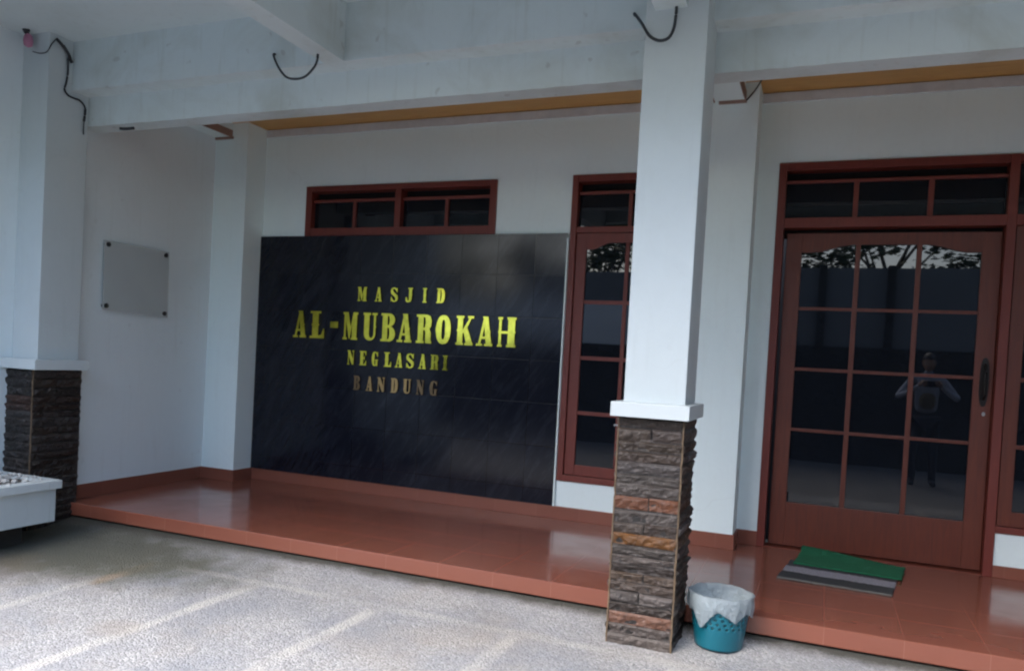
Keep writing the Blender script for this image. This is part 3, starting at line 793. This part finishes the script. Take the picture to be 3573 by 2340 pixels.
# dead stalks and dark litter at the back of the bed
bm = bmesh.new()
for k in range(14):
    c = Vector((rr.uniform(-6.0, -5.72), rr.uniform(3.9, 4.22), .39)); h = rr.uniform(.03, .08)
    tube(bm, [c, c+Vector((rr.uniform(-.05, .05), rr.uniform(-.05, .05), h*.6)), c+Vector((rr.uniform(-.09, .09), rr.uniform(-.09, .05), h))], .004, 5, .002)
obj('dead_stalks', bm, simple('dead_stalk', (.09, .065, .045), .9), pl)['kind'] = 'stuff'

# ------------------------------------------------------------------ blank notice board on the end wall
def wallx(y): return -5.865-(y-4.78)*(.06/1.94)
nb = root('notice_board', (-5.86, 5.42, 2.04), 'blank clear acrylic board on four dark spacers, mounted on the left porch wall', 'board')
bm = bmesh.new()
c4 = [(5.045, 2.350), (5.800, 2.353), (5.815, 1.728), (5.055, 1.748)]
vv = []
for dx in (.028, .035):
    vv.append([bm.verts.new((wallx(y)+dx, y, z)) for y, z in c4])
bm.faces.new(vv[0]); bm.faces.new(vv[1][::-1])
for i in range(4): bm.faces.new((vv[0][i], vv[0][(i+1) % 4], vv[1][(i+1) % 4], vv[1][i]))
obj('sheet', bm, M_ACRYL, nb)
for (y, z) in ((5.088, 2.318), (5.760, 2.318), (5.770, 1.765), (5.090, 1.785)):
    bm = bmesh.new(); x = wallx(y)
    tube(bm, [(x, y, z), (x+.046, y, z)], .021, 14); obj('spacer', bm, M_SPACER, nb)

# ------------------------------------------------------------------ waste bin
BX, BY, BZ = -.470, 4.60, -.038
wb = root('waste_bin', (BX, BY, BZ), 'teal plastic waste basket lined with a pale grey bag, beside the stone column', 'bin')
bm = bmesh.new(); seg = 72; H = .268
prof = [(i/22) for i in range(23)]
def br(t): return .130+.036*t
rings = [[bm.verts.new((BX+br(t)*math.cos(2*math.pi*k/seg), BY+br(t)*math.sin(2*math.pi*k/seg), BZ+.004+H*t)) for k in range(seg)] for t in prof]
for i in range(22):
    for k in range(seg):
        if 9 <= i <= 16 and (k*2+i) % 6 == 0: continue      # open lattice slots
        bm.faces.new((rings[i][k], rings[i][(k+1) % seg], rings[i+1][(k+1) % seg], rings[i+1][k]))
bm.faces.new(rings[0][::-1])
o = obj('basket', bm, M_TEAL, wb, True)
md = o.modifiers.new('wall', 'SOLIDIFY'); md.thickness = .003; md.offset = -1
bm = bmesh.new(); seg = 96
def hem(a):
    # longer at the front-left, lifted where the bag is knotted at the front
    return .090+.012*math.sin(3*a+.6)+.007*math.sin(7*a+2)-.030*math.exp(-((a-4.72)/.22)**2)+.060*math.exp(-((a-4.18)/.20)**2)+.026*math.exp(-((a-5.35)/.16)**2)
prof = [(.0, .16), (.06, .155), (.11, .165), (.135, .20), (.152, .25), (.163, .29), (.170, .306), (.177, .300)]
rg = []
for r, z in prof:
    rg.append([])
    for k in range(seg):
        a = 2*math.pi*k/seg
        w = noise.noise(Vector((math.cos(a)*3, math.sin(a)*3, z*14)))
        rr_ = r+(w*.010 if r > .05 else 0)+(.002*math.sin(24*a) if r > .1 else 0)
        rg[-1].append(bm.verts.new((BX+rr_*math.cos(a), BY+rr_*math.sin(a), BZ+z+w*.006)))
NH = 7
for j in range(1, NH+1):
    rg.append([])
    for k in range(seg):
        a = 2*math.pi*k/seg; t = j/NH
        L = hem(a)*1.1
        rr_ = .177+.010*math.sin(t*2.4)+.004*math.sin(19*a+t*2)*t+.007*t*noise.noise(Vector((math.cos(a)*4, math.sin(a)*4, t*3)))-.010*t
        rg[-1].append(bm.verts.new((BX+rr_*math.cos(a), BY+rr_*math.sin(a), BZ+.300-L*t)))
for i in range(len(rg)-1):
    for k in range(seg): 
        if i == 0 and False: continue
        q = (rg[i][k], rg[i][(k+1) % seg], rg[i+1][(k+1) % seg], rg[i+1][k])
        try: bm.faces.new(q)
        except ValueError: pass
o = obj('liner_bag', bm, M_BAG, wb, True)
# bag body seen through the slots
bm = bmesh.new(); lathe(bm, [(.115, .02), (.128, .10), (.142, .20), (.150, .27)], (BX, BY, BZ), 40)
obj('bag_body', bm, M_BAG, wb, True)

# ------------------------------------------------------------------ door mats
def mat_obj(name, corners, zf, th, m, label, stripes=None, nu=60, nv=26, group=None):
    bm = bmesh.new(); lay = bm.loops.layers.color.new('stone')
    P = [Vector((*c, 0)) for c in corners]   # back-left, back-right, front-right, front-left
    def pt(u, v): return (P[0]*(1-u)+P[1]*u)*(1-v)+(P[3]*(1-u)+P[2]*u)*v
    top = [[None]*(nu+1) for _ in range(nv+1)]; bot = [[None]*(nu+1) for _ in range(nv+1)]
    for j in range(nv+1):
        for i in range(nu+1):
            u, v = i/nu, j/nv; p = pt(u, v)
            p += Vector((noise.noise(Vector((u*6, v*6, 2)))*.010*(1 if i in (0, nu) else .3), noise.noise(Vector((u*9, v*3, 7)))*.008*(1 if j in (0, nv) else .3), 0))
            h = zf(u, v)+.003*noise.noise(Vector((u*30, v*16, 3)))
            top[j][i] = bm.verts.new((p.x, p.y, h+th)); bot[j][i] = bm.verts.new((p.x, p.y, h))
    def face(vs, v):
        f = bm.faces.new(vs)
        col = stripes(v) if stripes else (.01, .1, .05)
        for l in f.loops: l[lay] = (*col, 1)
    for j in range(nv):
        for i in range(nu):
            v = (j+.5)/nv
            face((top[j][i], top[j][i+1], top[j+1][i+1], top[j+1][i]), v); face((bot[j+1][i], bot[j+1][i+1], bot[j][i+1], bot[j][i]), v)
    for i in range(nu):
        face((top[0][i+1], top[0][i], bot[0][i], bot[0][i+1]), 0); face((top[nv][i], top[nv][i+1], bot[nv][i+1], bot[nv][i]), 1)
    for j in range(nv):
        face((top[j][0], top[j+1][0], bot[j+1][0], bot[j][0]), (j+.5)/nv); face((top[j+1][nu], top[j][nu], bot[j][nu], bot[j+1][nu]), (j+.5)/nv)
    c = sum(P, Vector())/4
    o = obj(name, bm, m, None, True, loc=(c.x, c.y, FL))
    return tag(o, label, 'doormat')
def sgrey(v):
    if v > .955: return (.40, .40, .38)
    if v > .66: return (.15, .165, .175)
    if v > .34: return (.62, .61, .65)
    return (.20, .20, .225)
mat_obj('doormat', [(-.155, 6.30), (.560, 6.24), (.478, 5.654), (-.226, 5.709)], lambda u, v: FL+.001, .012, M_GREYMAT, 'grey striped doormat lying in front, under the green one', sgrey)
mat_obj('doormat', [(-.085, 6.66), (.625, 6.50), (.566, 6.10), (-.135, 6.16)], lambda u, v: FL+.016+.035*math.exp(-(v/.25)**2)*(.5+.5*math.cos(u*3.0)), .008, M_GREEN, 'bright green doormat at the foot of the door, overlapping the grey one')

# ------------------------------------------------------------------ cable loops and loose cable
def cable(name, pts, r, label, n=8, cat='cable', group=None):
    bm = bmesh.new(); tube(bm, smooth_path(pts, n), r, 10)
    o = obj(name, bm, M_CABLE, None, True, loc=pts[0])
    return tag(o, label, cat, group)
cable('cable_loop', [(-3.748, 4.625, 3.580), (-3.742, 4.58, 3.565), (-3.655, 4.53, 3.455), (-3.555, 4.49, 3.365), (-3.450, 4.46, 3.330), (-3.362, 4.45, 3.336), (-3.300, 4.45, 3.385), (-3.275, 4.452, 3.43), (-3.270, 4.452, 3.482)],   .0080,
      'dark cable loop hanging from the ceiling beam left of the free column', group='cable loops hanging from the canopy beams')
cable('cable_loop', [(-1.160, 4.62, 3.560), (-1.148, 4.56, 3.545), (-1.075, 4.44, 3.435), (-1.010, 4.37, 3.330), (-.950, 4.35, 3.290), (-.900, 4.35, 3.300), (-.877, 4.36, 3.350), (-.872, 4.375, 3.42), (-.872, 4.38, 3.482)], .0085,
      'dark cable loop hanging at the top of the free column', group='cable loops hanging from the canopy beams')
lc = root('loose_cable', (-5.8, 4.5, 3.7), 'loose black cable running down the left column from a pink fitting', 'cable')
bm = bmesh.new()
CX = -5.748
tube(bm, smooth_path([(-5.917, 4.375, 3.722), (-5.834, 4.372, 3.700), (CX-.01, 4.375, 3.705), (CX, 4.406, 3.777), (CX, 4.444, 3.831)], 6), .0045, 6)
tube(bm, smooth_path([(CX, 4.444, 3.831), (CX, 4.494, 3.803), (CX, 4.554, 3.754), (CX, 4.590, 3.694)], 6), .012, 8)
tube(bm, smooth_path([(CX+.012, 4.50, 3.80), (CX+.014, 4.545, 3.745), (CX+.004, 4.552, 3.70)], 6), .009, 8)
tube(bm, smooth_path([(CX, 4.552, 3.716), (CX, 4.557, 3.601), (CX, 4.546, 3.524), (CX, 4.533, 3.465), (CX, 4.569, 3.430), (CX, 4.625, 3.424), (CX, 4.671, 3.424), (CX, 4.711, 3.401), (CX, 4.730, 3.369), (CX, 4.728, 3.32)], 6), .0075, 8)
tube(bm, smooth_path([(CX, 4.730, 3.369), (CX, 4.728, 3.32), (CX, 4.721, 3.269)], 6), .010, 8)
tube(bm, smooth_path([(CX, 4.722, 3.275), (CX, 4.720, 3.209), (CX, 4.722, 3.16)], 6), .0045, 8)
obj('cable', bm, M_CABLE, lc, True)
bm = bmesh.new(); lathe(bm, [(.001, -.06), (.030, -.045), (.036, -.01), (.030, .03), (.015, .045), (.001, .046)], (-5.925, 4.34, 3.80), 18)
obj('pink_fitting', bm, M_PINK, lc, True)
bm = bmesh.new(); tube(bm, smooth_path([(-5.93, 4.34, 3.84), (-5.95, 4.33, 3.868), (-5.93, 4.31, 3.874), (-5.90, 4.33, 3.868)], 5), .016, 8)
obj('fitting_clip', bm, M_CABLE, lc, True)
cable('wire_stub', [(-.690, 6.39, 3.60), (-.62, 6.33, 3.66), (-.56, 6.28, 3.74)], .006, 'short dark wire across the ochre boards above the door corner', cat='wire')
bm = bmesh.new(); tube(bm, smooth_path([(-5.50, 4.86, 3.235), (-5.45, 4.87, 3.231), (-5.36, 4.87, 3.231)], 4), .012, 8)
tag(obj('wire_stub', bm, M_CABLE, None, True), 'short dark wire under the main beam beside the left column', 'wire')

# ------------------------------------------------------------------ what the glass reflects: boundary wall, trees, the photographer
bw = root('boundary_wall', (0, -3.2, -.15), 'long grey boundary wall across the yard, facing the porch', 'wall')
obj('stone_base', B((-16, -3, -3.45, -3.0, -.3, 1.95), (-3, 9, -3.45, -3.0, -.3, 2.10)), M_DARKSTONE_AND_SHADE, bw)
obj('grey_panel', B((-3.0, 9, -3.38, -3.10, 2.10, 3.62), (-6.6, -3.0, -3.38, -3.12, 2.88, 3.50)), M_GREYPL, bw)
obj('white_panel', B((-16, -3.0, -3.38, -3.08, 1.95, 2.88)), M_WHITEPL, bw)
for x in (-3.0, -.15, 1.05, 4.0):
    obj('post', B((x-.07, x+.07, -3.40, -3.02, 2.10, 3.66)), M_DARKSTONE_AND_SHADE, bw)
def tree(x, y, h, r, seed, label):
    rr = random.Random(seed)
    t = root('broadleaf_tree', (x, y, -.2), label, 'tree')
    bm = bmesh.new()
    tube(bm, [(x, y, -.3), (x+.1, y, h*.3), (x-.05, y+.1, h*.6)], .20, 10, .11)
    tips = []
    for k in range(9):
        a = rr.random()*6.28; b0 = Vector((x, y, h*rr.uniform(.35, .6)))
        e = b0+Vector((math.cos(a)*r*.8, math.sin(a)*r*.7, rr.uniform(.2, .45)*h))
        tube(bm, [b0, b0.lerp(e, .5)+Vector((0, 0, .2)), e], .045, 6, .012); tips.append(e)
    obj('trunk', bm, M_BARK, t)
    bm = bmesh.new()
    cl = [tp+Vector((rr.gauss(0, r*.35), rr.gauss(0, r*.35), rr.gauss(-.5, r*.5))) for tp in tips for _ in range(4)]
    for c in cl:
        for k in range(120):
            p = c+Vector((rr.gauss(0, .20), rr.gauss(0, .20), rr.gauss(0, .17)))
            q = Matrix.Rotation(rr.random()*6.28, 3, 'Z') @ Matrix.Rotation(rr.uniform(-1.2, 1.2), 3, 'X')
            sz = rr.uniform(.06, .12)
            vs = [bm.verts.new(p+q @ Vector(w)*sz) for w in ((-1, 0, 0), (0, -.5, .1), (1.2, 0, 0), (0, .5, .1))]
            bm.faces.new(vs)
    obj('crown', bm, M_LEAF, t)
tree(-1.6, -5.4, 5.6, 1.5, 1, 'leafy tree behind the grey boundary wall, facing the door edge')
tree(1.2, -6.2, 6.4, 1.5, 2, 'taller leafy tree behind the grey boundary wall, opposite the door')
tree(3.9, -5.2, 5.6, 1.6, 3, 'leafy tree behind the boundary wall at its right end')
tree(-5.2, -5.4, 6.0, 1.9, 6, 'broad leafy tree behind the striped part of the boundary wall')
tree(-11.3, -8.0, 5.2, 1.5, 7, 'leafy tree behind the far left end of the boundary wall')

tree(-7.9, -5.2, 5.4, 1.6, 12, 'dense leafy tree behind the white stretch of the boundary wall')

def skin(name, nodes, edges, m, parent, sub=2, rootv=0):
    me = bpy.data.meshes.new(name)
    base = rootloc(parent)
    me.from_pydata([Vector(n[0])*1.0-base for n in nodes], edges, [])
    o = bpy.data.objects.new(name, me); COL.objects.link(o); o.parent = parent
    md = o.modifiers.new('skin', 'SKIN'); md.use_smooth_shade = True
    for i, n in enumerate(nodes):
        rr_ = n[1] if isinstance(n[1], tuple) else (n[1], n[1])
        me.skin_vertices[0].data[i].radius = rr_
        me.skin_vertices[0].data[i].use_root = (i == rootv)
    o.modifiers.new('sub', 'SUBSURF').levels = sub
    o.modifiers['sub'].render_levels = sub
    me.materials.append(m)
    return o
# the photographer, in metres, set right of the camera to place the reflection
GZ = -.09
ps = root('person', (1.22/S, -.42/S, GZ/S), 'person in a white long sleeved shirt and tan waist bag holding up a phone', 'person')
hx, hy = 1.22, -.42
def P3(x, y, z): return (hx+x, hy+y, GZ+z)
nodes = [(P3(0, 0, .92), (.155, .105)), (P3(0, -.005, 1.08), (.135, .095)), (P3(0, 0, 1.24), (.165, .105)), (P3(0, 0, 1.37), (.12, .08)), (P3(0, .01, 1.44), .052), (P3(0, .02, 1.49), .055)]
edges = [(0, 1), (1, 2), (2, 3), (3, 4), (4, 5)]
def add(p, r, frm):
    nodes.append((P3(*p), r)); edges.append((frm, len(nodes)-1)); return len(nodes)-1
for sx in (-1, 1):
    a = add((sx*.17, 0, 1.355), .058, 3); a = add((sx*.29, .03, 1.20), .047, a); a = add((sx*.34, .09, 1.13), .042, a)
    a = add((sx*.22, .24, 1.20), .034, a); a = add((sx*.12, .335, 1.285), .026, a)
body = skin('body', nodes, edges, M_SHIRT, ps)
nodes = [(P3(0, 0, .90), (.15, .11))]; edges = []
for sx in (-1, 1):
    a = add((sx*.09, 0, .82), .090, 0); a = add((sx*.11, .01, .48), .062, a); a = add((sx*.12, -.01, .12), .048, a); a = add((sx*.12, 0, .045), .045, a); a = add((sx*.13, .13, .03), .036, a)
skin('trousers', nodes, edges, M_TROUS, ps)
nodes = [(P3(0, .115, .98), (.10, .05)), (P3(0, .12, 1.10), (.11, .055)), (P3(0, .115, 1.20), (.08, .04))]; edges = [(0, 1), (1, 2)]
skin('waist_bag', nodes, edges, M_VEST, ps)
bm = bmesh.new()
rs = bmesh.ops.create_uvsphere(bm, u_segments=28, v_segments=20, radius=1)
for v in bm.verts:
    x, y, z = v.co
    yy = y*.098; xx = x*.076; zz = z*.115
    if z < -.2: xx *= 1-.28*(-z-.2); yy = yy*(1-.15*(-z-.2))+.006
    if y > .8 and abs(x) < .22 and -.35 < z < .1: yy += .020*(1-abs(x)/.22)*(1-(z+.35)/.45)
    if y > .7 and .18 > abs(x-.0) > .0 and -.62 < z < -.5: yy += .006
    if y > .6 and .25 < abs(x) < .55 and .0 < z < .2: yy -= .008
    v.co = Vector((hx+xx, hy+.035+yy, GZ+1.575+zz))/S
obj('head', bm, M_SKIN, ps, True)
bm = bmesh.new(); bmesh.ops.create_uvsphere(bm, u_segments=28, v_segments=20, radius=1)
for v in bm.verts:
    x, y, z = v.co
    k = 1.07 if (z > .25 or y < .1) else .9
    v.co = Vector((hx+x*.080*k, hy+.028+y*.100*k, GZ+1.585+max(z, -.35)*.118*k))/S
obj('hair', bm, M_HAIR, ps, True)
for sx in (-1, 1):
    nodes = [(P3(sx*.125, .33, 1.28), .022), (P3(sx*.105, .375, 1.305), (.030, .016))]; edges = [(0, 1)]
    for q, (dz, ln) in enumerate(((.030, .9), (.012, 1.0), (-.006, .95), (-.024, .78))):
        a = add((sx*.090, .395, 1.305+dz), .0095, 1); a = add((sx*(.090-.028*ln), .402, 1.306+dz), .0085, a); a = add((sx*(.090-.050*ln), .392, 1.307+dz), .0075, a)
    a = add((sx*.095, .365, 1.335), .011, 1); a = add((sx*.070, .372, 1.352), .009, a)
    skin('hand', nodes, edges, M_SKIN, ps, 1)
ph = B(((hx-.095)/S, (hx+.095)/S, (-.052)/S, (-.044)/S, (GZ+1.265)/S, (GZ+1.345)/S), bev=.003)
tag(obj('phone', ph, M_BLACK, None, loc=(hx/S, -.05/S, 1.5)), 'black phone held level in both hands by the photographer', 'phone')
